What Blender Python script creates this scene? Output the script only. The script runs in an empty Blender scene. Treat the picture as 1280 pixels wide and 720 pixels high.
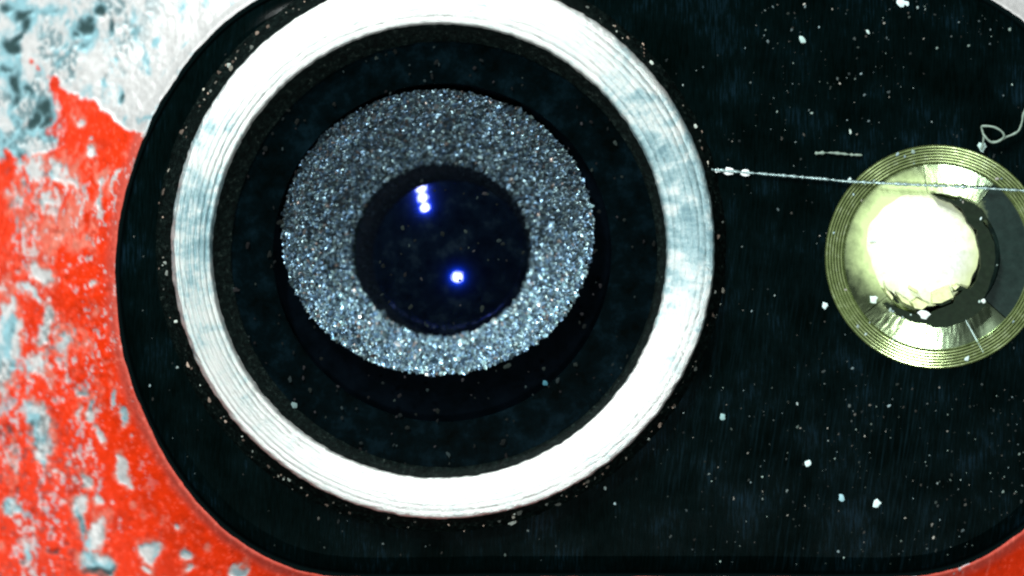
import bpy, bmesh, math, random
import numpy as np
from mathutils import Vector, Matrix

# ------------------------------------------------------------------ camera, light, exposure
random.seed(7)
rng = np.random.default_rng(7)
S = bpy.context.scene
C = S.collection
R = math.radians
PI = math.pi

def X(px): return (px - 640) / 100.0
def Y(py): return (360 - py) / 100.0

cam = bpy.data.objects.new('camera', bpy.data.cameras.new('camera'))
C.objects.link(cam)
cam.location = (0, 0, 80)
cam.data.sensor_width = 36
cam.data.lens = 225
cam.data.clip_end = 400
cam.data.dof.use_dof = True
cam.data.dof.focus_distance = 79.85
cam.data.dof.aperture_fstop = 0.045
S.camera = cam

W = bpy.data.worlds.new('World'); S.world = W; W.use_nodes = True
W.node_tree.nodes['Background'].inputs[0].default_value = (0.10, 0.26, 0.27, 1)
W.node_tree.nodes['Background'].inputs[1].default_value = 0.022

LENS_X, LENS_Y, LENS_Z = X(564), Y(322), -0.3
def led(name, theta, az, dist, size, irradiance, col):
    """one diode of the microscope's ring light, aimed at the lens"""
    d = bpy.data.lights.new(name, 'AREA'); d.shape = 'DISK'; d.size = size
    d.energy = irradiance * PI * dist * dist
    d.color = col
    o = bpy.data.objects.new(name, d); C.objects.link(o)
    v = Vector((math.sin(R(theta)) * math.cos(R(az)), math.sin(R(theta)) * math.sin(R(az)), math.cos(R(theta))))
    o.location = Vector((LENS_X, LENS_Y, LENS_Z)) + v * dist
    o.rotation_euler = v.to_track_quat('Z', 'Y').to_euler()
    return o
COOL = (0.93, 1.0, 0.985)
led('diode_lamp', 43.8, 118, 100, 6.4, 1.4, COOL)
led('diode_lamp', 51.5, 116, 100, 6.6, 1.35, COOL)
led('diode_lamp', 59, 114, 100, 6.6, 1.25, COOL)
led('diode_lamp', 13.9, -74, 100, 9.5, 1.85, COOL)

S.view_settings.view_transform = 'Standard'
S.view_settings.look = 'None'
S.view_settings.exposure = 0.3
S.view_settings.gamma = 1
S.cycles.filter_width = 2.2

# ------------------------------------------------------------------ noise on numpy arrays
def _hash(ix, iy, seed):
    h = (ix.astype(np.int64) * 374761393 + iy.astype(np.int64) * 668265263 + seed * 974634777) & 0xffffffff
    h = ((h ^ (h >> 13)) * 1274126177) & 0xffffffff
    h = h ^ (h >> 16)
    return (h & 0xffffff) / float(0xffffff)
def vnoise(x, y, seed=0):
    ix = np.floor(x); iy = np.floor(y)
    fx = x - ix; fy = y - iy
    fx = fx * fx * fx * (fx * (fx * 6 - 15) + 10); fy = fy * fy * fy * (fy * (fy * 6 - 15) + 10)
    a = _hash(ix, iy, seed); b = _hash(ix + 1, iy, seed)
    c = _hash(ix, iy + 1, seed); d = _hash(ix + 1, iy + 1, seed)
    return (a * (1 - fx) + b * fx) * (1 - fy) + (c * (1 - fx) + d * fx) * fy
def fbm(x, y, seed=0, octs=5, gain=0.55):
    s = np.zeros_like(x, dtype=float); t = 0; a = 1
    for k in range(octs):
        s += a * vnoise(x * 2 ** k + 17.3 * k, y * 2 ** k - 9.1 * k, seed + k * 31)
        t += a; a *= gain
    return s / t
def sstep(a, b, x):
    t = np.clip((x - a) / (b - a), 0, 1)
    return t * t * (3 - 2 * t)

# ------------------------------------------------------------------ object helpers
def mesh_from(name, V, F, mat, parent=None, loc=(0, 0, 0), smooth=True):
    me = bpy.data.meshes.new(name)
    V = np.asarray(V, dtype=np.float32)
    me.vertices.add(len(V)); me.vertices.foreach_set('co', V.ravel())
    if isinstance(F, np.ndarray):
        n = F.shape[1]
        me.loops.add(F.size); me.loops.foreach_set('vertex_index', F.astype(np.int32).ravel())
        me.polygons.add(len(F))
        me.polygons.foreach_set('loop_start', np.arange(0, F.size, n, dtype=np.int32))
        me.polygons.foreach_set('loop_total', np.full(len(F), n, dtype=np.int32))
        me.update(calc_edges=True)
    else:
        me = bpy.data.meshes.new(name); me.from_pydata([tuple(v) for v in V], [], F)
    me.validate()
    me.polygons.foreach_set('use_smooth', np.full(len(me.polygons), smooth))
    me.materials.append(mat)
    o = bpy.data.objects.new(name, me); C.objects.link(o)
    o.location = loc
    if parent: o.parent = parent
    return o
def tag(o, label=None, cat=None, group=None, kind=None):
    if label: o['label'] = label
    if cat: o['category'] = cat
    if group: o['group'] = group
    if kind: o['kind'] = kind
    return o
def set_col(o, name, arr):
    a = o.data.color_attributes.new(name, 'FLOAT_COLOR', 'POINT')
    a.data.foreach_set('color', np.ascontiguousarray(arr, dtype=np.float32).ravel())
def grid_faces(nu, nv, closed=True):
    u = np.arange(nu if closed else nu - 1); v = np.arange(nv - 1)
    U, Vv = np.meshgrid(u, v, indexing='ij')
    U2 = (U + 1) % nu
    return np.stack([U * nv + Vv, U * nv + Vv + 1, U2 * nv + Vv + 1, U2 * nv + Vv], -1).reshape(-1, 4)

def lathe(name, prof, mat, parent, center, n=720, wob=0.0, seed=0, zwob=0.0, wfreq=40, arc=None, sharp=None, depth=None):
    """prof: list of (radius, z, dx, dy): dx,dy shift that loop's centre. center in scene units."""
    prof = np.array([(p + (0, 0))[:4] if len(p) == 2 else p for p in prof], dtype=float)
    if arc: th = np.linspace(R(arc[0]), R(arc[1]), n)
    else: th = np.arange(n) * 2 * PI / n
    T, P = np.meshgrid(th, np.arange(len(prof)), indexing='ij')
    r = prof[P, 0]; z = prof[P, 1].copy()
    if wob:
        r = r + wob * (fbm(np.cos(T) * wfreq / 3 + 50, np.sin(T) * wfreq / 3 + 50 + P * 0.35, seed, 4) - 0.5) * 2
    if zwob:
        z = z + zwob * (fbm(np.cos(T) * wfreq / 2 + 90 + r * 6, np.sin(T) * wfreq / 2 + 90 + r * 6, seed + 5, 3) - 0.5) * 2
    if depth is not None: z = depth(T, P, z)
    x = r * np.cos(T) + prof[P, 2]; y = r * np.sin(T) + prof[P, 3]
    V = np.stack([x, y, z], -1).reshape(-1, 3)
    F = grid_faces(n, len(prof), closed=not arc)
    o = mesh_from(name, V, F, mat, parent, loc=(center[0], center[1], 0))
    if sharp: o.data.set_sharp_from_angle(angle=R(sharp))
    return o

# ------------------------------------------------------------------ materials
class NT:
    def __init__(s, name):
        s.m = bpy.data.materials.new(name); s.m.use_nodes = True
        s.t = s.m.node_tree; s.b = s.t.nodes['Principled BSDF']; s.out = s.t.nodes['Material Output']
    def n(s, typ, **kw):
        nd = s.t.nodes.new(typ)
        for k, v in kw.items():
            if k.startswith('_'): nd.inputs[int(k[1:])].default_value = v
            else: setattr(nd, k, v)
        return nd
    def l(s, a, b): s.t.links.new(a, b)
    def p(s, **kw):
        for k, v in kw.items(): s.b.inputs[k.replace('_', ' ')].default_value = v
        return s
    def noise(s, scale, detail=5, rough=.6, stretch=(1, 1, 1), coord='Object', dist=0.0, rot=0):
        tc = s.n('ShaderNodeTexCoord'); mp = s.n('ShaderNodeMapping'); mp.inputs['Scale'].default_value = stretch
        if rot:
            pr = s.n('ShaderNodeMapping'); pr.inputs['Rotation'].default_value = (0, 0, R(rot)); s.l(tc.outputs[coord], pr.inputs[0])
        s.l(pr.outputs[0] if rot else tc.outputs[coord], mp.inputs[0])
        no = s.n('ShaderNodeTexNoise'); no.inputs['Scale'].default_value = scale
        no.inputs['Detail'].default_value = detail; no.inputs['Roughness'].default_value = rough
        no.inputs['Distortion'].default_value = dist
        s.l(mp.outputs[0], no.inputs['Vector'])
        return no.outputs['Fac']
    def ramp(s, fac, stops):
        r = s.n('ShaderNodeValToRGB'); e = r.color_ramp.elements
        while len(e) < len(stops): e.new(0.5)
        for q, (pos, c) in zip(e, stops):
            q.position = pos; q.color = (*c, 1) if len(c) == 3 else c
        s.l(fac, r.inputs[0]); return r.outputs[0]
    def rng(s, fac, a, b, c, d):
        m = s.n('ShaderNodeMapRange'); m.inputs[1].default_value = a; m.inputs[2].default_value = b
        m.inputs[3].default_value = c; m.inputs[4].default_value = d; s.l(fac, m.inputs[0]); return m.outputs[0]
    def bump(s, h, strength, dist, prev=None):
        b = s.n('ShaderNodeBump'); b.inputs['Strength'].default_value = strength; b.inputs['Distance'].default_value = dist
        s.l(h, b.inputs['Height'])
        if prev: s.l(prev, b.inputs['Normal'])
        return b.outputs[0]

def m_body():
    m = NT('worn_red_anodised_metal')
    at = m.n('ShaderNodeVertexColor', layer_name='tint')
    aw = m.n('ShaderNodeVertexColor', layer_name='state')
    sep = m.n('ShaderNodeSeparateColor'); m.l(aw.outputs[0], sep.inputs[0])
    m.l(at.outputs[0], m.b.inputs['Base Color'])
    m.l(sep.outputs[0], m.b.inputs['Metallic'])
    m.l(sep.outputs[1], m.b.inputs['Roughness'])
    n1 = m.noise(14, 6, .65, (1.6, 1, 1))
    m.l(m.bump(n1, .12, .05), m.b.inputs['Normal'])
    return m.p(Specular_IOR_Level=.14).m
def m_black_glass():
    m = NT('black_glass')
    streak = m.noise(5, 5, .65, (9, .7, 1))
    blot = m.noise(1.3, 4, .6)
    mx = m.n('ShaderNodeMath', operation='MULTIPLY'); m.l(streak, mx.inputs[0]); m.l(blot, mx.inputs[1])
    m.l(m.ramp(mx.outputs[0], [(.15, (.0003, .0013, .0011)), (.30, (.0008, .0032, .0034)), (.5, (.005, .016, .026))]), m.b.inputs['Base Color'])
    # hairline scuffs, leaning slightly, in the more handled areas
    sc = m.noise(1.0, 4, .65, (30, 1.3, 1), rot=9); ar = m.noise(.55, 4, .65)
    tc = m.n('ShaderNodeTexCoord'); vm = m.n('ShaderNodeVectorMath', operation='DISTANCE'); m.l(tc.outputs['Object'], vm.inputs[0]); vm.inputs[1].default_value = (4.2, -2.4, 0)
    nearm = m.rng(vm.outputs['Value'], .4, 4.2, 1, .18)
    q = m.n('ShaderNodeMath', operation='MULTIPLY'); m.l(m.rng(sc, .50, .80, 0, .5), q.inputs[0]); m.l(m.rng(ar, .38, .62, 0, 1), q.inputs[1])
    q2 = m.n('ShaderNodeMath', operation='MULTIPLY'); m.l(q.outputs[0], q2.inputs[0]); m.l(nearm, q2.inputs[1])
    mix = m.n('ShaderNodeMix', data_type='RGBA'); m.l(q2.outputs[0], mix.inputs[0]); m.l(m.b.inputs['Base Color'].links[0].from_socket, mix.inputs[6]); mix.inputs[7].default_value = (.009, .026, .036, 1)
    m.l(mix.outputs[2], m.b.inputs['Base Color'])
    m.l(m.rng(blot, .3, .7, .10, .16), m.b.inputs['Roughness'])
    m.l(m.bump(streak, .06, .03), m.b.inputs['Normal'])
    return m.p(Specular_IOR_Level=.02).m
def m_mask():
    m = NT('black_mask_print')
    blot = m.noise(2.6, 6, .7)
    m.l(m.ramp(blot, [(.35, (.0003, .0010, .0010)), (.52, (.0006, .0024, .0032)), (.72, (.0025, .008, .012))]), m.b.inputs['Base Color'])
    return m.p(Roughness=.12, Specular_IOR_Level=.03).m
def m_gap():
    m = NT('deep_black_well')
    blot = m.noise(3, 5, .7)
    m.l(m.ramp(blot, [(.35, (.0004, .0010, .0016)), (.7, (.0012, .0026, .0045))]), m.b.inputs['Base Color'])
    return m.p(Roughness=.1, Specular_IOR_Level=.02).m
def aniso(m, rough, an):
    tc = m.n('ShaderNodeTexCoord'); cx = m.n('ShaderNodeVectorMath', operation='MULTIPLY'); cx.inputs[1].default_value = (1, 1, 0)
    m.l(tc.outputs['Object'], cx.inputs[0]); nv = m.n('ShaderNodeVectorMath', operation='NORMALIZE'); m.l(cx.outputs[0], nv.inputs[0])
    m.l(nv.outputs[0], m.b.inputs['Tangent'])
    m.p(Roughness=rough, Anisotropic=an)
def m_ring():
    m = NT('brushed_steel')
    n1 = m.noise(9, 6, .7); n2 = m.noise(2.2, 4, .6)
    mx = m.n('ShaderNodeMath', operation='ADD'); m.l(n1, mx.inputs[0]); m.l(n2, mx.inputs[1])
    # bluer and darker mostly on the right-hand side of the ring, slightly left
    tc = m.n('ShaderNodeTexCoord'); vm = m.n('ShaderNodeVectorMath', operation='DISTANCE'); m.l(tc.outputs['Object'], vm.inputs[0]); vm.inputs[1].default_value = (3.15, .75, .3)
    sb = m.n('ShaderNodeMath', operation='ADD'); m.l(mx.outputs[0], sb.inputs[0]); dv = m.n('ShaderNodeVectorMath', operation='DISTANCE'); m.l(tc.outputs['Object'], dv.inputs[0]); dv.inputs[1].default_value = (-3.1, .3, .3)
    mn = m.n('ShaderNodeMath', operation='MINIMUM'); m.l(m.rng(vm.outputs['Value'], .5, 2.6, -.14, .30), mn.inputs[0]); m.l(m.rng(dv.outputs['Value'], .4, 2.2, -.02, .30), mn.inputs[1])
    m.l(mn.outputs[0], sb.inputs[1]); mx = sb
    m.l(m.ramp(m.rng(mx.outputs[0], .6, 1.4, 0, 1), [(.15, (.20, .33, .37)), (.4, (.38, .53, .56)), (.60, (.66, .72, .71)), (.85, (.76, .77, .75))]), m.b.inputs['Base Color'])
    m.l(m.bump(m.noise(22, 6, .7), .45, .03), m.b.inputs['Normal'])
    aniso(m, .40, .80)
    return m.p(Metallic=.9).m
def m_ring_side():
    m = NT('grimy_dark_steel')
    n1 = m.noise(16, 7, .75)
    m.l(m.ramp(n1, [(.42, (.0006, .002, .0018)), (.56, (.0028, .0075, .0068)), (.66, (.020, .030, .026)), (.78, (.30, .32, .27))]), m.b.inputs['Base Color'])
    m.l(m.bump(n1, .8, .05), m.b.inputs['Normal'])
    return m.p(Metallic=.1, Roughness=.6, Specular_IOR_Level=.05).m
def m_grain():
    m = NT('sparkling_dark_coating')
    a = m.n('ShaderNodeVertexColor', layer_name='tint'); m.l(a.outputs[0], m.b.inputs['Base Color'])
    return m.p(Metallic=.75, Roughness=.36).m
def m_barrel():
    return NT('dark_barrel').p(Base_Color=(.006, .010, .014, 1), Roughness=.5, Metallic=.2).m
def m_dome():
    m = NT('coated_lens_glass')
    n1 = m.noise(4, 5, .7)
    m.l(m.ramp(n1, [(.35, (.0005, .0012, .0028)), (.55, (.0012, .0028, .006)), (.75, (.006, .011, .016))]), m.b.inputs['Base Color'])
    m.p(Roughness=.14, Specular_IOR_Level=.5, Specular_Tint=(.004, .05, 1.0, 1), Coat_Weight=.6, Coat_Roughness=.02, Coat_IOR=1.35)
    return m.m
def m_clear():
    m = NT('clear_cover_glass')
    tr = m.n('ShaderNodeBsdfTransparent'); gl = m.n('ShaderNodeBsdfGlossy'); gl.inputs['Roughness'].default_value = .03
    fr = m.n('ShaderNodeFresnel'); fr.inputs[0].default_value = 1.3
    mx = m.n('ShaderNodeMixShader'); m.l(fr.outputs[0], mx.inputs[0]); m.l(tr.outputs[0], mx.inputs[1]); m.l(gl.outputs[0], mx.inputs[2])
    m.l(mx.outputs[0], m.out.inputs['Surface'])
    return m.m
def m_fresnel():
    m = NT('yellowish_moulded_plastic')
    n1 = m.noise(11, 5, .65)
    m.l(m.ramp(n1, [(.35, (.22, .29, .11)), (.55, (.34, .42, .18)), (.75, (.56, .66, .42))]), m.b.inputs['Base Color'])
    aniso(m, .21, 1.0)
    return m.p(Metallic=.5).m
def m_segment(name, c0, c1, rough=.21, metal=.92, an=1.0):
    m = NT(name)
    n1 = m.noise(9, 6, .7)
    m.l(m.ramp(n1, [(.3, c0), (.7, c1)]), m.b.inputs['Base Color'])
    # glow from the flash centre, painted on the reflector as pale yellow-green
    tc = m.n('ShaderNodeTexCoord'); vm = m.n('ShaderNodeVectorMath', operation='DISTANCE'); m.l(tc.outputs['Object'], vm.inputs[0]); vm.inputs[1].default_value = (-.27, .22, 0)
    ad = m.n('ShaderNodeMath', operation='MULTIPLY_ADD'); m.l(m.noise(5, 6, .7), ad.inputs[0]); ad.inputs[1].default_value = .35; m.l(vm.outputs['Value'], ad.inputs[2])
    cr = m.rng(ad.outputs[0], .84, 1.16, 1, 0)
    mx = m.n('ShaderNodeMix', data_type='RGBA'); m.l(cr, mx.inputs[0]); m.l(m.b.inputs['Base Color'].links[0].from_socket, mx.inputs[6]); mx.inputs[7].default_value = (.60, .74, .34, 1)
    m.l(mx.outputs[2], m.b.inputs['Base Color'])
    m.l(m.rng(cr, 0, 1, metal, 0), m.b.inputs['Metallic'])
    aniso(m, rough, an)
    return m.p(Metallic=metal).m
def m_simple(name, col, rough=.5, metal=0.0, **kw):
    m = NT(name)
    n1 = m.noise(14, 5, .65)
    c = Vector(col)
    m.l(m.ramp(n1, [(.3, tuple(c * .7)), (.7, tuple(min(1, q * 1.25) for q in c))]), m.b.inputs['Base Color'])
    return m.p(Roughness=rough, Metallic=metal, **kw).m
def m_tint(name, rough=.5, **kw):
    m = NT(name)
    a = m.n('ShaderNodeVertexColor', layer_name='tint'); m.l(a.outputs[0], m.b.inputs['Base Color'])
    return m.p(Roughness=rough, **kw).m

BODY = m_body(); BLACK = m_black_glass(); MASK = m_mask(); GAP = m_gap()
RING = m_ring(); SIDE = m_ring_side(); GRAIN = m_grain(); BARREL = m_barrel(); DOME = m_dome(); CLEAR = m_clear()
FRES = m_fresnel()
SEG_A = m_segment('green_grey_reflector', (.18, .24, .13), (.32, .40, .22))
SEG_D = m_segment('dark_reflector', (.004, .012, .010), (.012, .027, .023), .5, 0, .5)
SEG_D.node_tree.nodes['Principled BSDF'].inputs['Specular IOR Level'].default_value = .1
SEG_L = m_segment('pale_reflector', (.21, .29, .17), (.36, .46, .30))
PHOS = m_simple('phosphor', (.93, .95, .80), .5)
def _yellow_rim():
    # thin phosphor edge and the glow round it, painted as stronger yellow
    t = PHOS.node_tree; b = t.nodes['Principled BSDF']; src = b.inputs['Base Color'].links[0].from_socket
    tc = t.nodes.new('ShaderNodeTexCoord'); vm = t.nodes.new('ShaderNodeVectorMath'); vm.operation = 'DISTANCE'
    t.links.new(tc.outputs['Object'], vm.inputs[0]); vm.inputs[1].default_value = (X(1150), Y(311), 0)
    mr = t.nodes.new('ShaderNodeMapRange'); mr.inputs[1].default_value = .50; mr.inputs[2].default_value = .80; t.links.new(vm.outputs['Value'], mr.inputs[0])
    mx = t.nodes.new('ShaderNodeMix'); mx.data_type = 'RGBA'; t.links.new(mr.outputs[0], mx.inputs[0]); t.links.new(src, mx.inputs[6]); mx.inputs[7].default_value = (.74, .84, .36, 1)
    t.links.new(mx.outputs[2], b.inputs['Base Color'])
_yellow_rim()
SHARD = m_simple('cracked_phosphor_chip', (.66, .72, .34), .35)
GLUE = m_simple('dark_adhesive', (.009, .017, .009), .5, Specular_IOR_Level=.06)
DUST = m_tint('dust', .7, Specular_IOR_Level=.08)
FIBRE = m_simple('pale_fibre', (.30, .42, .42), .3, .4)
FIBRE_DIM = m_simple('dull_fibre', (.20, .27, .22), .45)

# ------------------------------------------------------------------ the phone: pill-shaped island in a red back
AX0, AX1, AY = X(580), X(982), Y(345)
def radf(phi):
    """radius of the island's outline against the angle (degrees) from the long axis: squarer than a true pill"""
    return np.interp(phi, [0, 38, 46, 54, 60, 64, 70, 76, 83, 90], [4.36, 4.375, 4.37, 4.31, 4.23, 4.15, 4.01, 3.885, 3.80, 3.77])
phone = bpy.data.objects.new('smartphone', None); C.objects.link(phone); phone.location = (0, 0, -0.8)
tag(phone, 'scratched red smartphone back with silver wear around a glossy black camera island', 'smartphone')
PH = phone
def under(o):
    """keep the world place while the phone's Empty sits at its base"""
    o.parent = PH; o.matrix_parent_inverse = Matrix.Translation((0, 0, 0.8)); return o

def pill_loop(step):
    straight = AX1 - AX0
    ncap = int(PI * 4.36 / step); nst = int(straight / step)
    P = []; N = []
    for k in range(ncap):
        a = PI / 2 + PI * k / ncap
        P.append((AX0, AY)); N.append((math.cos(a), math.sin(a)))
    for k in range(nst):
        P.append((AX0 + straight * k / nst, AY)); N.append((0, -1))
    for k in range(ncap):
        a = -PI / 2 + PI * k / ncap
        P.append((AX1, AY)); N.append((math.cos(a), math.sin(a)))
    for k in range(nst):
        P.append((AX1 - straight * k / nst, AY)); N.append((0, 1))
    P = np.array(P); N = np.array(N)
    rad = radf(np.degrees(np.arctan2(np.abs(N[:, 1]), np.abs(N[:, 0]))))
    for _ in range(3): rad = (np.roll(rad, 3) + rad + np.roll(rad, -3)) / 3
    return P, N, rad[:, None]

def blobs(px, py, lst):
    s = np.zeros_like(px)
    for (x, y, rx, ry, ang, w) in lst:
        a = R(ang); dx = px - x; dy = py - y
        u = dx * math.cos(a) + dy * math.sin(a); v = -dx * math.sin(a) + dy * math.cos(a)
        s = np.maximum(s, w * np.exp(-((u / rx) ** 2 + (v / ry) ** 2)))
    return s

def build_back():
    P, N, RAD = pill_loop(0.021)
    d = np.concatenate([np.arange(0, 2.75, 0.021), 2.75 + np.cumsum(0.021 * 1.09 ** np.arange(1, 42))])
    nu, nv = len(P), len(d)
    # edge wobble: the rubbed lip of the opening
    th = np.arange(nu) / nu * 2 * PI
    lip = 0.020 * (fbm(np.cos(th) * 22 + 40, np.sin(th) * 22 + 40, 3, 4) - .5) * 2
    D = d[None, :] + lip[:, None] * np.exp(-d[None, :] / .15)
    x = P[:, None, 0] + N[:, None, 0] * (RAD + D); y = P[:, None, 1] + N[:, None, 1] * (RAD + D)
    px = x * 100 + 640; py = 360 - y * 100
    # large form: concave fillet falling away from the island
    z = -0.10 - 0.52 * (1 - np.exp(-(d[None, :] / .62) ** 1.25)) + 0 * x
    z = z + 0.05 * np.exp(-((D - .03) / .05) ** 2)
    # ---- wear
    wx = px + 26 * (fbm(px / 40, py / 40, 71, 4) - .5); wy = py + 26 * (fbm(px / 40, py / 40, 83, 4) - .5)
    n = fbm(wx / 30, wy / 46, 11, 6, .6)
    nf = fbm(wx / 9, wy / 17, 12, 5, .6)
    # the upper-left corner is worn through: border follows a slanting line
    side = (wx - 8) * 0.66 - (wy - 66)           # >0 above the red tongue
    corner = sstep(-6, 16, side) * sstep(330, 250, py) * sstep(900, 700, px)
    left = sstep(60, -30, wx - 52) * sstep(212, 176, wy + (wx - 60) * .12) * sstep(20, -6, (wx - 40) * .95 - (wy - 76) - 2)
    patches = blobs(wx, wy, [
        (36, 312, 24, 56, 8, .56), (12, 250, 12, 34, 0, .66), (70, 295, 26, 22, 0, .52), (98, 250, 12, 36, 0, .52), (52, 345, 20, 16, 20, 1.0), (34, 366, 20, 11, 25, 1.0),
        (98, 310, 8, 24, 0, .54), (60, 250, 26, 18, 0, .50), (60, 208, 34, 22, 0, .58), (112, 188, 9, 12, 0, 1.0), (90, 225, 14, 12, 0, .8),
        (2, 430, 17, 68, 0, 1.15), (52, 410, 9, 30, 4, .95), (40, 460, 15, 10, 0, .8), (55, 462, 7, 14, 0, .8), (117, 357, 6, 6, 0, .75),
        (42, 534, 15, 30, -22, 1.1), (52, 565, 6, 14, 0, .95), (8, 590, 7, 34, 0, .85), (14, 637, 17, 14, 0, 1.15), (98, 497, 8, 6, 0, .95),
        (98, 520, 5, 16, 0, .75), (109, 523, 4, 18, 0, .8), (120, 548, 5, 15, -22, 1.05), (150, 588, 8, 20, -25, 1.25), (103, 605, 6, 15, -10, 1.1),
        (118, 632, 7, 7, 0, .95), (162, 636, 5, 6, 0, .65), (93, 640, 13, 14, 20, 1.1), (96, 662, 7, 24, -25, 1.0), (112, 674, 10, 22, 35, 1.1), (104, 700, 16, 14, 0, 1.15), (128, 706, 16, 10, 40, 1.1),
        (68, 590, 5, 5, 0, .7), (185, 694, 10, 15, 0, 1.1), (232, 697, 13, 9, 0, 1.15), (257, 682, 5, 7, 0, .7), (214, 660, 7, 6, 0, .6), (236, 716, 7, 9, 0, .9), (178, 716, 9, 7, 0, .9),
        (28, 700, 5, 20, -10, .9), (40, 660, 3, 15, 0, .75), (2, 685, 6, 9, 0, .9), (268, 712, 5, 9, 0, .65), (295, 712, 9, 9, 0, .9), (138, 500, 5, 16, 0, .72), (148, 515, 5, 14, -10, .72),
        (118, 420, 5, 24, 0, .62), (128, 240, 7, 34, 12, .62), (142, 225, 5, 22, 15, .66), (24, 205, 11, 7, 0, .9),
        (80, 425, 26, 30, 0, .42), (90, 450, 22, 20, 0, .42), (100, 150, 6, 8, 0, .6), (110, 167, 7, 6, 0, .8)])
    base = patches + .95 * (n - .5) + .75 * (nf - .5)
    wear = sstep(.46, .68, base + .55 * (fbm(px / 4.5, py / 8, 17, 4) - .5))
    haze = sstep(.14, .58, base + .75 * (fbm(wx / 6, wy / 13, 19, 4) - .5)) * .72
    zone = blobs(wx, wy, [(62, 285, 60, 62, 0, 1), (80, 215, 60, 22, 0, .9), (95, 430, 30, 45, 0, .7), (130, 225, 18, 40, 15, .7)])
    haze = np.maximum(haze, sstep(.40, .95, zone * .9 + 1.3 * (fbm(wx / 9, wy / 20, 23, 5, .6) - .5)) * .85)
    # elsewhere on the case: scattered chips
    far = sstep(330, 460, px)
    chips = sstep(.66, .70, n + .2 * (nf - .5)) * far
    wear = np.maximum(wear, chips * .9)
    tongue = blobs(wx, wy, [(66, 103, 10, 11, 0, 1), (89, 122, 11, 10, 30, .95), (108, 137, 11, 9, 0, .95), (34, 76, 8, 5, 45, .62), (42, 84, 4, 7, -30, .6),
                            (128, 158, 20, 12, 15, 1), (150, 166, 14, 14, 0, 1), (118, 176, 16, 18, 0, .9), (55, 196, 14, 10, 0, .7), (4, 196, 8, 6, 30, .9), (164, 176, 9, 9, 0, .9), (160, 200, 20, 14, 0, .9), (26, 212, 18, 5, 28, .9)])
    red_back = sstep(.42, .58, tongue + .5 * (nf - .5) + .3 * (n - .5))
    w = np.maximum(wear, sstep(.38, .62, np.maximum(corner, left) + .55 * (nf - .5) + .3 * (fbm(px / 5, py / 6, 27, 3) - .5)) * (1 - red_back))
    top_right = sstep(900, 1000, px) * sstep(200, 120, py)
    w = np.maximum(w, top_right)
    w = np.maximum(w, sstep(250, 330, px) * sstep(240, 200, py) * (1 - sstep(900, 1000, px)))
    # ---- grime and bluish bare metal inside the wear
    g = blobs(wx, wy, [(20, 14, 12, 9, 0, 1), (24, 30, 7, 10, 30, .9), (10, 55, 9, 9, 0, .9), (16, 44, 4, 12, 35, .9), (97, 32, 15, 12, -35, 1.05), (88, 44, 8, 8, 0, .9), (108, 20, 8, 8, 0, .8), (122, 6, 9, 8, 0, 1), (134, 28, 6, 8, 0, .8),
                       (73, 76, 4, 13, 40, .75), (84, 66, 4, 10, 40, .6), (100, 60, 8, 8, 0, .6), (74, 58, 5, 6, 0, .65), (75, 26, 4, 5, 0, .7), (8, 4, 9, 5, 0, .8), (50, 8, 14, 9, 0, .62), (75, 10, 16, 8, 0, .5),
                       (3, 86, 7, 7, 0, .9), (15, 100, 8, 17, 0, 1.05), (9, 125, 5, 14, 15, .9), (28, 112, 6, 10, 0, .7), (46, 132, 13, 12, 0, .95), (40, 146, 9, 16, 0, .85), (54, 145, 6, 12, 0, .8), (25, 163, 7, 8, 0, .8), (58, 165, 7, 8, 0, .6),
                       (25, 194, 13, 9, 0, .9), (5, 215, 8, 16, 0, .8), (8, 150, 6, 6, 0, .7), (60, 152, 5, 5, 0, .7), (196, 56, 5, 9, 25, .6), (172, 42, 6, 14, 0, .5), (151, 120, 4, 11, 15, .65), (130, 100, 5, 13, 10, .5), (147, 45, 5, 5, 0, .6), (143, 72, 4, 4, 0, .5),
                       (4, 532, 5, 9, 0, 1.1), (17, 613, 5, 8, -20, 1.2), (22, 577, 5, 6, 0, .8), (31, 594, 6, 5, 0, .8), (90, 655, 4, 14, -20, .9), (99, 668, 4, 12, -30, .9), (66, 694, 12, 5, -15, 1.15), (79, 684, 5, 5, 0, .9), (114, 714, 24, 7, 0, 1.5), (88, 700, 5, 8, 0, .8),
                       (38, 640, 7, 8, 0, .7), (33, 538, 5, 14, 0, .75), (52, 578, 5, 4, 0, .7), (3, 410, 6, 14, 0, .55), (52, 494, 5, 4, 0, .5)])
    gn = g + .9 * (fbm(wx / 11, wy / 15, 44, 5, .62) - .5)
    gn = gn + .26 * sstep(190, 60, px) * sstep(215, 170, py) * (1 - sstep(.5, .6, fbm(px / 60, py / 60, 46, 3)))
    grime = sstep(.40, .92, gn)
    blue = sstep(.14, .5, g + 1.25 * (fbm(wx / 15, wy / 22, 51, 5, .6) - .5) + .16 * sstep(60, 0, px) * sstep(230, 190, py) + .07 * sstep(260, 60, px) + .12 * sstep(300, 500, py) + .04)
    fl1 = fbm(px / 3.6, py / 5.2, 201, 4, .6); fl2 = fbm(px / 28, py / 40, 202, 4)
    lefty = sstep(175, 90, px - .35 * np.maximum(0, 150 - py))
    fleck = sstep(.52, .66, fl1 + .55 * (fl2 - .5)) * lefty
    grime = np.maximum(grime, fleck * .55 * sstep(.46, .60, fl2))
    blue = np.maximum(blue, sstep(.48, .64, fl1 * .5 + fl2 * .5) * .7 * lefty * sstep(330, 200, py))
    pale = sstep(.70, .82, fbm(px / 4.2, py / 8.5, 203, 4, .6) + .75 * (fbm(px / 36, py / 60, 204, 4) - .5) + .10 * sstep(130, 30, px)) * sstep(215, 120, px) * sstep(150, 210, py)
    w = np.maximum(w, pale * .75)
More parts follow.
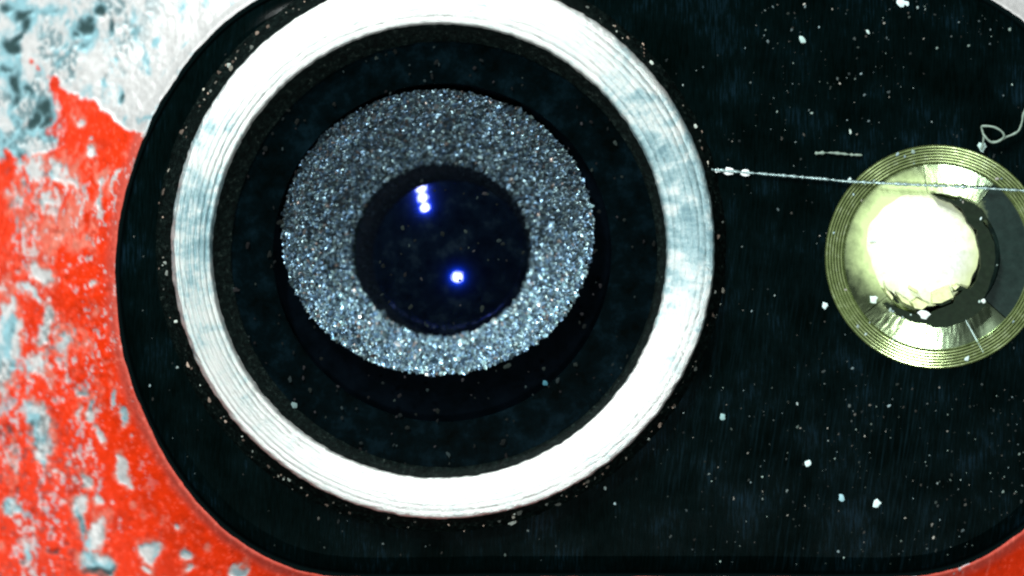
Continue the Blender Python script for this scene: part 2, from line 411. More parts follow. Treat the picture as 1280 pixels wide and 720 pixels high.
    darkf = sstep(.63, .72, fbm(px / 4.5, py / 6.5, 205, 4, .6) + .5 * (fbm(px / 30, py / 30, 206, 3) - .5)) * sstep(150, 40, px) * sstep(480, 560, py)
    # scratches hugging the lip of the island, upper left
    ang = np.degrees(np.arctan2(y - AY, x - AX0))
    scr = np.exp(-((D - .165 - .012 * np.sin(ang / 7)) / .012) ** 2) * sstep(.45, .6, fbm(ang / 6, D * 3, 61, 3)) * sstep(155, 150, ang) * sstep(115, 125, ang)
    blue = np.maximum(blue, scr * 1.0); 
    white = np.array([.49, .475, .47]); cyan = np.array([.20, .36, .405]); dark = np.array([.022, .05, .052])
    red = np.array([.62, .026, .002]); pink = np.array([.52, .16, .115]); deep = np.array([.36, .018, .003])
    c = lambda q: q[..., None]
    tone = fbm(wx / 30, wy / 30, 90, 5) + .30 * sstep(165, 90, py) * sstep(200, 170, px)  # tone varies at random; shade painted in on the upper red tongue
    redc = red * (1 - c(sstep(.5, .68, tone)) * .42) + deep * c(sstep(.5, .68, tone)) * .42
    # a duller rubbed band follows the lip
    band = sstep(.20, .05, D + .10 * (fbm(ang / 3, D * 2, 14, 4) - .5)) * (.55 + .4 * fbm(px / 5, py / 14, 92, 4))
    redc = redc * (1 - c(band)) + np.array([.42, .075, .055]) * c(band)
    redc = redc * (1 - c(haze)) + pink * c(haze)
    metal = white * (1 - c(blue)) + cyan * c(blue)
    metal = metal * (1 - c(grime)) + dark * c(grime)
    pits = sstep(.72, .76, fbm(wx / 7, wy / 9, 101, 3)) * .5
    redc = redc * (1 - c(pits)) + deep * c(pits)
    ew = c(w)
    col = redc * (1 - ew) + metal * ew
    dspot = np.maximum(grime * (1 - w) * sstep(.6, .9, g), darkf * .7)[..., None]
    col = col * (1 - dspot * .8) + dark * dspot * .8
    hzn = fbm(px / 3.2, py / 5, 111, 4) - .5
    col = col * (1 + .42 * c(hzn)) + c(.25 * sstep(.12, .3, hzn) * (1 - w)) * np.array([.3, .16, .12])
    z = z - .016 * w + .009 * w * (fbm(px / 8, py / 10, 120, 4) - .5) - .035 * grime + .014 * (fbm(px / 5, py / 7, 130, 4) - .5) - .01 * haze + .03 * (fbm(px / 45, py / 45, 140, 3) - .5)
    V = np.stack([x, y, z], -1).reshape(-1, 3)
    F = grid_faces(nu, nv)[:, ::-1]
    o = mesh_from('back_cover', V, F, BODY)
    one = np.ones(x.shape)
    set_col(o, 'tint', np.concatenate([np.clip(col, 0, 1), c(one)], -1).reshape(-1, 4))
    met = w * (.22) + .02 * (1 - w)
    rou = .52 - .08 * w + .12 * hzn + .2 * grime
    set_col(o, 'state', np.stack([met, rou, 0 * met, one], -1).reshape(-1, 4))
    o['label'] = 'red anodised back worn through to pale metal'
    return under(o)
build_back()

# ---- island: black glass slab with a rolled edge
def build_island():
    P, N, RAD = pill_loop(0.05)
    prof = [(-.03, -.95), (-.03, -.34), (-.05, -.20), (-.09, -.11), (-.16, -.055), (-.27, 0.0)]
    nu, nv = len(P), len(prof)
    pr = np.array(prof)
    x = P[:, None, 0] + N[:, None, 0] * (RAD + pr[None, :, 0]); y = P[:, None, 1] + N[:, None, 1] * (RAD + pr[None, :, 0])
    z = np.repeat(pr[None, :, 1], nu, 0)
    V = np.stack([x, y, z], -1).reshape(-1, 3).tolist()
    F = grid_faces(nu, nv)[:, ::-1].tolist()
    F = [tuple(f) for f in F]
    # the flat top: cut round openings for lens and flash well with bmesh
    bm = bmesh.new()
    vs = [bm.verts.new(v) for v in V]
    for f in F: bm.faces.new([vs[i] for i in f])
    rim = [vs[i * nv + nv - 1] for i in range(nu)]
    edges = []
    bm.edges.ensure_lookup_table()
    for i in range(nu):
        e = bm.edges.get((rim[i], rim[(i + 1) % nu])); edges.append(e)
    for (cx, cy, r, n) in ((X(550), Y(312), 2.95, 180), (X(1171), Y(321), 1.40, 180)):
        ring = [bm.verts.new((cx + r * math.cos(2 * PI * k / n), cy + r * math.sin(2 * PI * k / n), 0)) for k in range(n)]
        low = [bm.verts.new((v.co.x, v.co.y, -.75)) for v in ring]
        for k in range(n):
            edges.append(bm.edges.new((ring[k], ring[(k + 1) % n])))
            bm.faces.new((ring[k], ring[(k + 1) % n], low[(k + 1) % n], low[k]))
    bmesh.ops.triangle_fill(bm, use_beauty=True, use_dissolve=False, edges=edges, normal=(0, 0, 1))
    bmesh.ops.recalc_face_normals(bm, faces=bm.faces)
    me = bpy.data.meshes.new('camera_island'); bm.to_mesh(me); bm.free()
    me.materials.append(BLACK)
    me.polygons.foreach_set('use_smooth', [True for p in me.polygons])
    me.set_sharp_from_angle(angle=R(18))
    o = bpy.data.objects.new('camera_island', me); C.objects.link(o)
    return under(o)
build_island()

# ---- ring round the lens
def cprof(lst):
    """(px centre x, px centre y, radius px, z) -> lathe profile about the ring's centre"""
    return [(r / 100, z, (cx - 554) / 100, -(cy - 311) / 100) for cx, cy, r, z in lst]
RC = (X(554), Y(311))
def lerp_loops(a, b, ts, zs):
    return [tuple(a[k] + (b[k] - a[k]) * t for k in range(3)) + (z,) for t, z in zip(ts, zs)]
outer = (554, 309, 336.5); inner = (549.5, 314, 284)
ts = []; zs = []
ng = 7
for k in range(ng):
    t0 = k / ng; w = 1 / ng
    crown = lambda t: .34 + .05 * math.sin(PI * t)
    for f, dz in ((0.0, -.014), (.10, -.013), (.22, 0), (.5, .004), (.88, 0.0)):
        t = t0 + f * w
        ts.append(t); zs.append(crown(t) + dz)
ts.append(1.0); zs.append(.32)
loops = lerp_loops(outer, inner, ts, zs)
loops = [(554, 308.8, 338.5, .27)] + loops + [(549.8, 314.2, 282.5, .27)]
flat = np.array([l[3] for l in lerp_loops(outer, inner, ts, [.34 + .05 * math.sin(PI * t) for t in ts])])
def groove_fade(T, P, z):
    # machined grooves kept on the left, elsewhere flattened in the mesh for overexposed glare
    deg = np.degrees(T) % 360
    keep = .16 + 1.9 * np.exp(-((deg - 186) / 34) ** 2) + .25 * np.exp(-((deg - 40) / 30) ** 2)
    keep = keep * (.6 + .8 * fbm(np.cos(T) * 14 + 30, np.sin(T) * 14 + 30 + P * .4, 77, 4))
    f = np.concatenate([[z[0, 0]], flat, [z[0, -1]]])[P]
    dz = z - f
    return np.where(P > 0, np.where(P < len(loops) - 1, f + dz * keep, z), z)
o = under(lathe('lens_ring', cprof(loops), RING, None, RC, 1080, wob=.014, zwob=0, seed=4, wfreq=95, depth=groove_fade)); ring = o
o['label'] = 'pale brushed metal ring with concentric grooves'
o = lathe('ring_skirt', cprof([(554, 308.8, 338, .275), (553.4, 308.6, 342, .20), (552, 308.3, 350, .07), (551, 308, 356.5, .002), (551, 308, 357, -.03)]), SIDE, ring, (0, 0), 720, wob=.012, zwob=.02, seed=9, wfreq=70)
o['label'] = 'dark grimy outer slope of the lens ring'
o = lathe('ring_bevel', cprof([(549.8, 314.2, 282.6, .275), (551.5, 315, 279, .22), (553, 316.5, 274, .15), (555.5, 318, 268, .09), (555.5, 318, 266, .085), (555.5, 318, 266, -.1)]), SIDE, ring, (0, 0), 720, wob=.008, zwob=.018, seed=14, wfreq=70)
o['label'] = 'dark speckled inner slope of the lens ring'

# ---- glass, printed mask, well
def disc(name, cx, cy, r, z, mat, n=256, r0=None):
    if r0 is None:
        V = [(0, 0, z)] + [(r * math.cos(2 * PI * k / n), r * math.sin(2 * PI * k / n), z) for k in range(n)]
        F = [(0, 1 + k, 1 + (k + 1) % n) for k in range(n)]
        return mesh_from(name, V, F, mat, None, (X(cx), Y(cy), 0), smooth=False)
    return lathe(name, [(r, z), (r0, z)], mat, None, (X(cx), Y(cy)), n)
# mask: outer loop follows the ring, inner loop is the window
under(lathe('mask_border', cprof([(555, 317, 276, .06), (554, 317, 240, .06), (553, 316, 212, .06), (553, 316, 211, .05), (553, 316, 211, .02)]), MASK, None, RC, 512, sharp=20))
g = under(lathe('cover_glass', [(2.69, .074), (2.67, .086), (1.4, .086), (.6, .086), (.005, .086)], CLEAR, None, (X(555), Y(317)), 256, sharp=20))
well = under(lathe('lens_well', cprof([(553, 316, 216, .03), (553, 316, 216, -.30), (551, 300, 140, -.30)]), GAP, None, RC, 512, sharp=20))

# ---- speckled funnel: outer loop (547,290) rx194.5 ry177.5; inner loop (552,313) r 112
def ell(t, a):
    """t 0 outer .. 1 inner, angle a -> position (px)"""
    cx = 547 + 5 * t; cy = 290 + 23 * t; rx = 194.5 + (112 - 194.5) * t; ry = 177.5 + (109 - 177.5) * t
    return cx + rx * np.cos(a), cy - ry * np.sin(a)
def funnel_z(t): return -.02 - .42 * t
n = 512; V = []; tt = [-.02, 0, .33, .66, 1.0, 1.01]
for k in range(n):
    a = 2 * PI * k / n
    for t in tt:
        px, py = ell(max(t, 0), a)
        V.append((X(px), Y(py), funnel_z(t) if -.001 < t < 1.001 else (-.4 if t < 0 else -.75)))
barrel = under(mesh_from('lens_barrel', V, grid_faces(n, len(tt)), BARREL))
barrel['label'] = 'grey sparkling funnel round the lens'

def build_grains(count):
    # low pebbles: squashed, tilted octahedra with a split top
    base = np.array([(1, 0, 0), (.45, .85, 0), (-.6, .75, 0), (-1, -.1, 0), (-.4, -.9, 0), (.6, -.75, 0), (.12, .1, .62), (-.2, .05, .55)])
    fac = np.array([(0, 1, 6), (1, 2, 7), (1, 7, 6), (2, 3, 7), (3, 4, 7), (4, 5, 6), (4, 6, 7), (5, 0, 6)])
    a = rng.uniform(0, 2 * PI, count)
    u = rng.uniform(0, 1, count)
    t = 1 - (np.sqrt(u * (1 - .34) + .34) - math.sqrt(.34)) / (1 - math.sqrt(.34))
    t = np.clip(t * 1.0 + rng.normal(0, .004, count), 0.0, 1.0)
    px, py = ell(t, a)
    x = (px - 640) / 100; y = (360 - py) / 100; z = funnel_z(t)
    low = sstep(.35, -.8, np.sin(a))                     # coarser crumbs on the near, lower side
    s = rng.lognormal(math.log(.0160), .30, count) * (1 + .28 * low)
    el = rng.uniform(1.0, 1.9, count) * (1 - .2 * low)
    rot = rng.normal(.55, .6, count) + low * rng.uniform(0, 6, count)
    tx = rng.normal(0, .34, count); ty = rng.normal(0, .34, count)
    b = base[None] * np.stack([s * el, s, s * 1.0], -1)[:, None, :]
    b = b * rng.uniform(.75, 1.25, b.shape)
    cr, sr = np.cos(rot)[:, None], np.sin(rot)[:, None]
    bx = b[..., 0] * cr - b[..., 1] * sr; by = b[..., 0] * sr + b[..., 1] * cr; bz = b[..., 2]
    bz = bz + bx * np.tan(tx)[:, None] + by * np.tan(ty)[:, None]
    # lie on the slope of the funnel
    slope = .42 / .76
    bz2 = bz + slope * (bx * np.cos(a)[:, None] + by * np.sin(a)[:, None])
    Vv = np.stack([bx + x[:, None], by + y[:, None], bz2 + z[:, None] + .004], -1).reshape(-1, 3)
    F = (fac[None] + (np.arange(count) * 8)[:, None, None]).reshape(-1, 3)
    o = mesh_from('speckle_grain', Vv, F, GRAIN, barrel, smooth=False)
    br = np.clip(rng.lognormal(math.log(.19), .8, count), .02, .95) * (.68 + .75 * low)  # lower side coloured brighter, as the slope facing the light
    hue = rng.uniform(0, 1, count)[:, None]
    c = br[:, None] * (np.array([.44, .78, 1.22]) * (1 - hue) + np.array([.72, 1.05, 1.08]) * hue)
    warm = rng.uniform(0, 1, count) < .03
    c[warm] = br[warm][:, None] * np.array([1.1, .9, .82])
    c = np.concatenate([np.clip(c, 0, .95), np.ones((count, 1))], -1)
    set_col(o, 'tint', np.repeat(c, 8, 0))
    tag(o, kind='stuff')
build_grains(18000)
def collar_grains(count):
    base = np.array([(1, 0, 0), (-.5, .85, 0), (-.5, -.85, 0), (0, 0, .6)]); fac = np.array([(0, 1, 3), (1, 2, 3), (2, 0, 3)])
    a = rng.uniform(0, 2 * PI, count); f = rng.uniform(0, 1, count)
    x = X(564 - 9 * (1 - f) - 2) + (1.09 - .10 * f) * np.cos(a); y = Y(323 - 8 * (1 - f)) + (1.09 - .10 * f) * np.sin(a)
    z = -.44 - .11 * f
    s = rng.uniform(.007, .018, count)
    b = base[None] * s[:, None, None] * rng.uniform(.6, 1.4, (count, 4, 3))
    V = np.stack([b[..., 0] + x[:, None], b[..., 1] + y[:, None], b[..., 2] + z[:, None] + .004], -1).reshape(-1, 3)
    o = mesh_from('speckle_grain', V, (fac[None] + (np.arange(count) * 4)[:, None, None]).reshape(-1, 3), GRAIN, barrel, smooth=False)
    c = np.array([.009, .016, .024])[None] * rng.lognormal(0, .6, (count, 1))
    set_col(o, 'tint', np.repeat(np.concatenate([np.clip(c, 0, 1), np.ones((count, 1))], -1), 4, 0)); tag(o, kind='stuff')
collar_grains(1600)

# recess below the funnel: crescent shelf and domed front element
under(lathe('lens_collar', [(1.10, -.44, -.12 + .01, .10 - .01), (1.06, -.50, -.07, .06), (.985, -.56, 0, 0), (.975, -.62, 0, 0)],
            m_simple('dim_speckled_collar', (.002, .004, .008), .6, Specular_IOR_Level=.08), None, (X(564), Y(323)), 360, zwob=.02, wfreq=90))
Rc = 2.0
prof = []
for k in range(25):
    r = .995 * (1 - k / 24.0) + .002
    prof.append((r, -.30 + math.sqrt(Rc * Rc - r * r) - Rc))
under(lathe('lens_element', prof, DOME, None, (X(564), Y(323)), 256))['label'] = 'dark domed lens with blue coating'

# ---- flash
FX, FY = X(1171), Y(321)
flash = bpy.data.objects.new('flash_unit', None); C.objects.link(flash); flash.location = (FX, FY, -.3)
flash.parent = PH; flash.matrix_parent_inverse = Matrix.Translation((0, 0, 0.8))
flash['label'] = 'round yellowish flash with cracked white centre'
def fl(o):
    o.parent = flash; o.matrix_parent_inverse = Matrix.Translation((-FX, -FY, .3)); return o
prof = [(1.40, -.02), (1.395, .012)]
for k in range(6):
    r0 = 1.385 - k * .036
    prof += [(r0, -.02), (r0 - .002, .019), (r0 - .017, .020), (r0 - .019, -.02), (r0 - .034, -.05)]
prof += [(1.165, .004), (1.155, -.03)]
fl(lathe('fresnel_rim', prof, FRES, None, (FX, FY), 720, wob=.0015, zwob=.0, seed=21, wfreq=60, sharp=25))['label'] = 'yellow green rim of fine concentric grooves'
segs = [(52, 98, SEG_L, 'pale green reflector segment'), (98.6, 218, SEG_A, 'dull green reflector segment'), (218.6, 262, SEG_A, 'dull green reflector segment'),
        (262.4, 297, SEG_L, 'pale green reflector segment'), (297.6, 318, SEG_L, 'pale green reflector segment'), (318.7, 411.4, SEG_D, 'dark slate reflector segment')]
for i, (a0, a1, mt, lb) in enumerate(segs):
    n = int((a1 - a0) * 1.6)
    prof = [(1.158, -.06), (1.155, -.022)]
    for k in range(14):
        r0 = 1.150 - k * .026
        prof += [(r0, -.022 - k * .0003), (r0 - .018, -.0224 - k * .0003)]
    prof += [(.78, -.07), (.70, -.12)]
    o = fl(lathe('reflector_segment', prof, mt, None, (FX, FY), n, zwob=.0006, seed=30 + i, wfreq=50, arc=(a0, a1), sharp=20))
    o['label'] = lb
fl(lathe('well_floor', [(1.42, -.14), (.5, -.14), (.01, -.14)], GLUE, None, (FX, FY), 128))
# narrow raised seams between segments
def bar(name, p0, p1, w, h, z, mat, parent_fn):
    a = Vector((X(p0[0]), Y(p0[1]), 0)); b = Vector((X(p1[0]), Y(p1[1]), 0))
    t = (b - a).normalized(); s = Vector((-t.y, t.x, 0)) * w / 2
    V = []
    for q in (a, b):
        V += [q - s + Vector((0, 0, z)), q - s * .5 + Vector((0, 0, z + h)), q + s * .5 + Vector((0, 0, z + h)), q + s + Vector((0, 0, z))]
    F = [(0, 1, 5, 4), (1, 2, 6, 5), (2, 3, 7, 6), (0, 3, 2, 1), (4, 5, 6, 7)]
    return parent_fn(mesh_from(name, V, F, mat, None, smooth=False))
SEAM = m_simple('pale_seam', (.45, .62, .58), .3, .3)
bar('segment_seam', (1207, 400), (1229, 440), .022, .02, -.03, SEAM, fl)
bar('segment_seam', (1121, 418), (1107, 440), .018, .02, -.03, SEAM, fl)

# phosphor dome, its outline stretched up-left to stand in for the glare
def bowl():
    n, m_ = 240, 24
    V = []
    for k in range(n):
        a = 2 * PI * k / n
        # reach: wide to the upper left, tight on the right and bottom
        up = max(0, math.cos(a - R(138)))
        rr = .655 + .20 * up ** 1.3 + .014 * math.sin(7 * a + 1) + .008 * math.sin(17 * a)
        for j in range(m_):
            f = j / (m_ - 1)
            r = rr * (1 - f) + .003
            z = -.05 + .16 * (1 - (1 - f) ** 2)
            V.append((X(1158) + r * math.cos(a), Y(317) + r * math.sin(a), z))
    o = mesh_from('phosphor_dome', V, grid_faces(n, m_), PHOS)
    o['label'] = 'glaring white phosphor centre'
    return fl(o)
bowl()
def extruded(name, pts, z0, z1, mat, inset=.012, jitter=.006, sub=3):
    """polygon (photo points) as a slab with a chamfered, broken edge"""
    P = [Vector((X(p[0]), Y(p[1]))) for p in pts]
    Q = []
    for i, p in enumerate(P):
        q = P[(i + 1) % len(P)]
        for k in range(sub):
            v = p.lerp(q, k / sub)
            if k: v += Vector((random.uniform(-1, 1), random.uniform(-1, 1))) * jitter
            Q.append(v)
    area = sum(Q[i].x * Q[(i + 1) % len(Q)].y - Q[(i + 1) % len(Q)].x * Q[i].y for i in range(len(Q)))
    if area < 0: Q.reverse()
    bm = bmesh.new(); n = len(Q)
    bot = [bm.verts.new((v.x, v.y, z0)) for v in Q]
    top = []
    for i, v in enumerate(Q):
        t = (Q[(i + 1) % n] - Q[i - 1]).normalized()
        nrm = Vector((-t.y, t.x))
        top.append(bm.verts.new((v.x + nrm.x * inset, v.y + nrm.y * inset, z1 + random.uniform(-1, 1) * .0015)))
    for i in range(n):
        bm.faces.new((bot[i], bot[(i + 1) % n], top[(i + 1) % n], top[i]))
    es = [bm.edges.get((top[i], top[(i + 1) % n])) for i in range(n)]
    bmesh.ops.triangle_fill(bm, use_beauty=True, use_dissolve=False, edges=es)
    bmesh.ops.recalc_face_normals(bm, faces=bm.faces)
    for f in bm.faces:
        if f.normal.z < -.5: f.normal_flip()
    me = bpy.data.meshes.new(name); bm.to_mesh(me); bm.free(); me.materials.append(mat)
    o = bpy.data.objects.new(name, me); C.objects.link(o); return o
glue = [(1163, 242.5), (1176, 245), (1194, 250), (1198, 247), (1213, 252), (1227, 260.5), (1233.6, 271.7), (1228.6, 278), (1235.5, 286.5), (1242.5, 302), (1244.4, 321.7), (1241.7, 341),
        (1235.5, 360.5), (1228, 375), (1232.5, 382), (1219, 394), (1202, 403.6), (1182.8, 410), (1166, 410), (1157.8, 405.5), (1144, 404), (1127, 398), (1113, 389.7), (1102.8, 380),
        (1107.8, 377), (1116, 381.4), (1132.8, 388), (1146.7, 392.5), (1160.6, 391), (1171.7, 385.6), (1189.7, 378.6), (1194, 370), (1202, 363), (1190, 365.5), (1201, 357), (1210.6, 360.6),
        (1219, 351), (1224, 333), (1223, 313), (1219, 297), (1220, 288), (1216, 286), (1209, 280), (1203.6, 269), (1199.4, 260.5), (1188, 253.6), (1174.4, 249)]
o = fl(extruded('adhesive_ring', glue, -.06, .135, GLUE, .010)); o['label'] = 'broken black adhesive ring'
for pts in ([(1118, 366), (1126, 378), (1140, 384), (1136, 376), (1124, 368)], [(1138, 378), (1146, 372), (1162, 380), (1152, 388), (1142, 386)], [(1163, 366), (1186, 356), (1192, 372), (1176, 380), (1164, 380)],
            [(1104, 352), (1109, 362), (1118, 372), (1114, 376), (1106, 366)], [(1136, 356), (1148, 364), (1146, 368), (1134, 360)], [(1188, 358), (1196, 355), (1200, 358), (1193, 364)]):
    fl(extruded('phosphor_chip', pts, .0, .125, SHARD, .012, .003, 2))
for pts in ([(1114, 366), (1118, 371), (1125, 379), (1121, 379), (1115, 373)], [(1165, 379), (1178, 378), (1190, 372), (1188, 378), (1175, 383)]):
    fl(extruded('adhesive_crumb', pts, .02, .14, GLUE, .006, .003, 2))

# ------------------------------------------------------------------ fibres lying on the glass
def strand(name, pts, r, mat, label, group=None, beads=0, ns=8, rj=.25):
    """smooth tube through photo points (px, py, z)"""
    P = [Vector((X(p[0]), Y(p[1]), p[2])) for p in pts]
    Q = []
    for i in range(len(P) - 1):
        p0 = P[max(i - 1, 0)]; p1 = P[i]; p2 = P[i + 1]; p3 = P[min(i + 2, len(P) - 1)]
        k_ = max(3, int((p2 - p1).length / .025))
        for k in range(k_):
            t = k / k_
            Q.append(.5 * ((2 * p1) + (p2 - p0) * t + (2 * p0 - 5 * p1 + 4 * p2 - p3) * t * t + (3 * p1 - p0 - 3 * p2 + p3) * t ** 3))
    Q.append(P[-1])
    V = []; 
    for i, q in enumerate(Q):
        t = (Q[min(i + 1, len(Q) - 1)] - Q[max(i - 1, 0)]).normalized()
        s = t.cross(Vector((0, 0, 1))).normalized(); u = s.cross(t)
        rr = r * (1 + rj * (random.random() * 2 - 1) + beads * max(0, math.sin(i * 1.9)) )
        if i in (0, len(Q) - 1): rr *= .15
        for k in range(ns):
            a = 2 * PI * k / ns
            V.append(q + s * math.cos(a) * rr + u * math.sin(a) * rr)
    F = [(i * ns + k, i * ns + (k + 1) % ns, (i + 1) * ns + (k + 1) % ns, (i + 1) * ns + k) for i in range(len(Q) - 1) for k in range(ns)]
    o = mesh_from(name, V, F, mat); tag(o, label, 'fibre', group); return o
h = .05
strand('fibre', [(888, 212, h), (960, 218, h), (1030, 224, .05), (1060, 227, .06), (1130, 230.5, .07), (1200, 234, .07), (1300, 239.5, .05)],
       .0135, FIBRE, 'long pale beaded fibre stretched from the lens ring across the flash', beads=.35, rj=.6)
strand('fibre', [(1018, 192, .03), (1034, 191, .03), (1050, 192, .03), (1064, 193.5, .03), (1078, 194, .03)], .010, FIBRE_DIM, 'short faint dotted fibre on the black glass above the long one', beads=.9, rj=.9)
strand('hair_loop', [(1226, 188, .06), (1229, 172, .10), (1226, 160, .13), (1229, 158, .15), (1240, 159, .17), (1250, 164, .17), (1254, 171, .15), (1246, 177.5, .12), (1238, 178, .12), (1231, 172, .14), (1227, 166, .10)],
       .015, FIBRE_DIM, 'curled brown-grey hair loop standing at the top rim of the flash', rj=.2)
strand('hair_loop', [(1236, 178, .10), (1246, 177, .10), (1256, 172, .10), (1266, 168, .10), (1273, 163, .09), (1277, 152, .09), (1279, 142, .08), (1288, 125, .08)], .015, FIBRE_DIM,
       'thin wavy hair running from the loop up to the right edge', rj=.2)
for o in bpy.data.objects:
    if o.name.startswith('hair_loop'): o['category'] = 'hair'

# ------------------------------------------------------------------ dust
def flake_mesh(s, el=1.0, rot=0., jag=.3):
    n = 9; V = [(0, 0, s * .22)]
    for k in range(n):
        a = 2 * PI * k / n; rr = s * (1 + random.uniform(-jag, jag))
        x = rr * math.cos(a) * el; y = rr * math.sin(a)
        V.append((x * math.cos(rot) - y * math.sin(rot), x * math.sin(rot) + y * math.cos(rot), 0))
    for k in range(n):
        v = V[1 + k]; V.append((v[0] * .55, v[1] * .55, s * .19 * random.uniform(.6, 1.3)))
    F = []
    for k in range(n):
        k2 = (k + 1) % n
        F += [(1 + k, 1 + k2, 10 + k2, 10 + k), (0, 10 + k, 10 + k2)]
    return V, F
def dust_flake(px, py, z, s, el, rot, col, label, grp=None):
    V, F = flake_mesh(s, el, rot)
    o = mesh_from('dust_flake', V, F, DUST, None, (X(px), Y(py), z))
    set_col(o, 'tint', np.tile(np.array([*col, 1.0]), (len(V), 1)))
    tag(o, label, 'dust flake', grp)
wc = (.62, .78, .78)
dust_flake(1126, 4, .002, .055, 1.3, -.4, wc, 'large bluish dust flake at the top edge of the black glass')
dust_flake(1133, 4, .002, .026, 1.5, -.7, wc, 'small oval dust flake touching the large one at the top edge')
dust_flake(1096, 630, .002, .050, 1.1, .9, wc, 'bright wedge-shaped dust flake low on the black glass below the flash')
dust_flake(1052, 622, .002, .044, .8, .2, (.3, .5, .55), 'bluish ragged dust flake left of the bright wedge-shaped one')
dust_flake(1011, 579, .002, .042, 1.0, 0, wc, 'round white dust flake on the black glass between lens ring and flash, lower part')
dust_flake(1031, 382, .002, .045, .75, 0, wc, 'upright oval white dust flake just left of the flash rim')
dust_flake(903, 521, .002, .036, 1.0, 0, (.25, .4, .4), 'dim round dust flake lower right of the lens ring')
dust_flake(1063, 165, .002, .030, .5, .15, (.45, .55, .5), 'slim upright dust flake above the faint dotted fibre')
dust_flake(1085, 40, .002, .034, .6, .35, (.45, .58, .55), 'tilted oval dust flake upper right of the lens ring')
dust_flake(1003, 50, .002, .034, 1.5, -.7, (.4, .55, .52), 'slanted dust flake high between lens ring and flash')
dust_flake(1062, 225, .002, .028, .8, 0, wc, 'white dust flake where the long fibre meets the flash rim')
dust_flake(1092, 374, .02, .050, .9, .4, (.7, .85, .75), 'pale dust flake on the lower left of the flash')
dust_flake(1155, 393, .14, .055, 1.5, 0, (.8, .88, .85), 'white oval flake on the black adhesive below the flash centre')
dust_flake(1228, 376, .14, .030, .9, 0, (.7, .8, .75), 'small white flake at the right end of the black adhesive')
dust_flake(1091, 298, .02, .062, .9, .5, (.8, .9, .85), 'ragged white flake left of the flash centre')
dust_flake(1227, 184, .04, .062, .75, .1, (.42, .58, .54), 'glassy crumb at the foot of the hair loop')
for i, (px_, s) in enumerate(((897, .030), (911, .050), (931, .052))):
    dust_flake(px_, 213 + i * 1.2, .04, s, 1.15, 0, (.85, .9, .9), ['smallest bright bead on the long fibre by the lens ring', 'middle bright bead on the long fibre', 'bright bead on the long fibre farthest from the lens ring'][i])
dust_flake(295, 448, .30, .045, 1, 0, (.6, .75, .72), 'white crumb on the lower left inner slope of the lens ring')
dust_flake(368, 507, .090, .042, 1, 0, (.13, .19, .19), 'dim round flake on the dark glass at the lower left inside the ring')
dust_flake(681, 479, .090, .034, 1, 0, (.04, .13, .17), 'dim blue flake on the dark glass below right of the lens')

def scatter(name, label, pts, smin, smax, cols, zf, dim):
    Vs = []; Fs = []; Cs = []; off = 0
    for (px, py) in pts:
        s = smin * (smax / smin) ** (random.random() ** 2.2)
        V, F = flake_mesh(s, random.uniform(.7, 1.9), random.gauss(1.2, .5), .3)
        z = zf(px, py)
        V = [(v[0] + X(px), v[1] + Y(py), v[2] + z) for v in V]
        Vs += V; Fs += [tuple(i + off for i in f) for f in F]; off += len(V)
        b = dim[0] * (dim[1] / dim[0]) ** (random.random() ** 1.5)
        c = random.choice(cols)
        Cs += [(c[0] * b, c[1] * b, c[2] * b, 1)] * len(V)
    o = mesh_from(name, Vs, Fs, DUST); set_col(o, 'tint', np.array(Cs))
    tag(o, label, 'dust', None, 'stuff'); return o
def edge_dist(px, py):
    x, y = X(px), Y(py); cx = min(max(x, AX0), AX1)
    return math.hypot(x - cx, y - AY) - float(radf(math.degrees(math.atan2(abs(y - AY), abs(x - cx) + 1e-9))))
def inpill(px, py, m=0.25):
    return edge_dist(px, py) < -m
def island_z(px, py):
    d = edge_dist(px, py)
    pts = [(-.09, -.11), (-.16, -.055), (-.27, 0)]
    if d < -.28: return .001
    for (a, za), (b, zb) in zip(pts, pts[1:]):
        if b <= d <= a: return za + (zb - za) * (d - a) / (b - a) + .001
    return -.12
pts = []
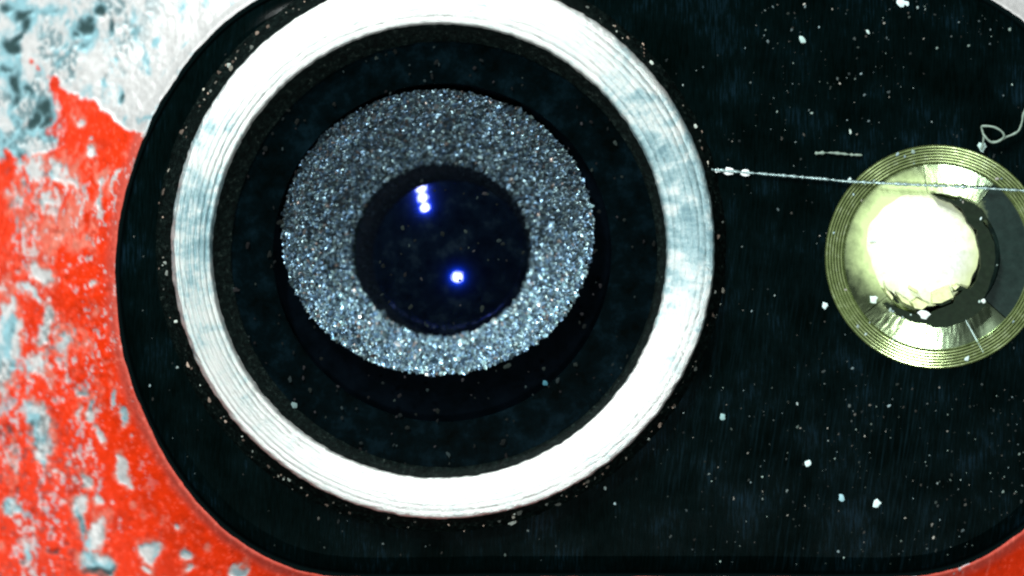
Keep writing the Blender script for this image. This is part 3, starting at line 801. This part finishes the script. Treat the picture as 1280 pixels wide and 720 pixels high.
while len(pts) < 700:
    px, py = random.uniform(130, 1400), random.uniform(-90, 790)
    if not inpill(px, py, .16): continue
    if math.hypot(px - 551, py - 308) < 360 or math.hypot(px - 1171, py - 321) < 141: continue
    dens = .35 + .65 * (fbm(np.array([px / 90.]), np.array([py / 90.]), 5, 3)[0] > .5)
    if px > 880 and py > 480: dens *= 2.6
    elif px > 940 and py < 180: dens *= 1.3
    else: dens *= .45
    if random.random() * 1.6 > dens: continue
    pts.append((px, py))
cl = [(.8, 1, .98), (.7, .95, 1), (1, .97, .86), (.75, 1, .9)]
scatter('dust', 'fine pale dust scattered over the black glass island', pts, .005, .017, cl, island_z, (.012, .42))
pts = []
while len(pts) < 200:
    a = random.uniform(0, 2 * PI); r = 268 * math.sqrt(random.random())
    px, py = 555 + r * math.cos(a), 317 + r * math.sin(a)
    if ((px - 547) / 190) ** 2 + ((py - 290) / 173) ** 2 < 1 and math.hypot(px - 556, py - 315) > 100: continue
    pts.append((px, py))
scatter('dust', 'dim dust specks on the cover glass inside the lens ring', pts,   .012, .030, [(.6, .95, 1), (.7, 1, .9), (.95, .9, 1)], lambda a, b: .089, (.003, .028))
pts = []
while len(pts) < 70:
    a = random.uniform(0, 2 * PI); r = random.uniform(72, 138)
    px, py = 1171 + r * math.cos(a), 321 + r * math.sin(a)
    if math.hypot(px - 1158, py - 317) < 95 and px < 1200 and py < 360: continue
    pts.append((px, py))
scatter('dust', 'tiny pale crumbs scattered over the flash', pts, .010, .026, cl, lambda a, b: .03 if math.hypot(a - 1171, b - 321) > 117 else (-.03 if math.hypot(a - 1162, b - 325) > 84 else .136), (.25, .8))
# crumbs caught along both slopes of the ring
pts = []
for k in range(170):
    a = random.uniform(0, 2 * PI)
    pts.append((552 + (343 + random.uniform(-1, 14)) * math.cos(a), 308.5 + (343 + random.uniform(-1, 14)) * math.sin(a)))
def skirt_z(px, py):
    r = math.hypot(px - 552, py - 308.4)
    return max(.0, .20 - (r - 342) * .0145)
scatter('dust', 'grit caught along the outer foot of the lens ring', pts, .010, .032, [(1, .95, .8), (.9, 1, .9), (1, .75, .6)], skirt_z, (.06, .55))
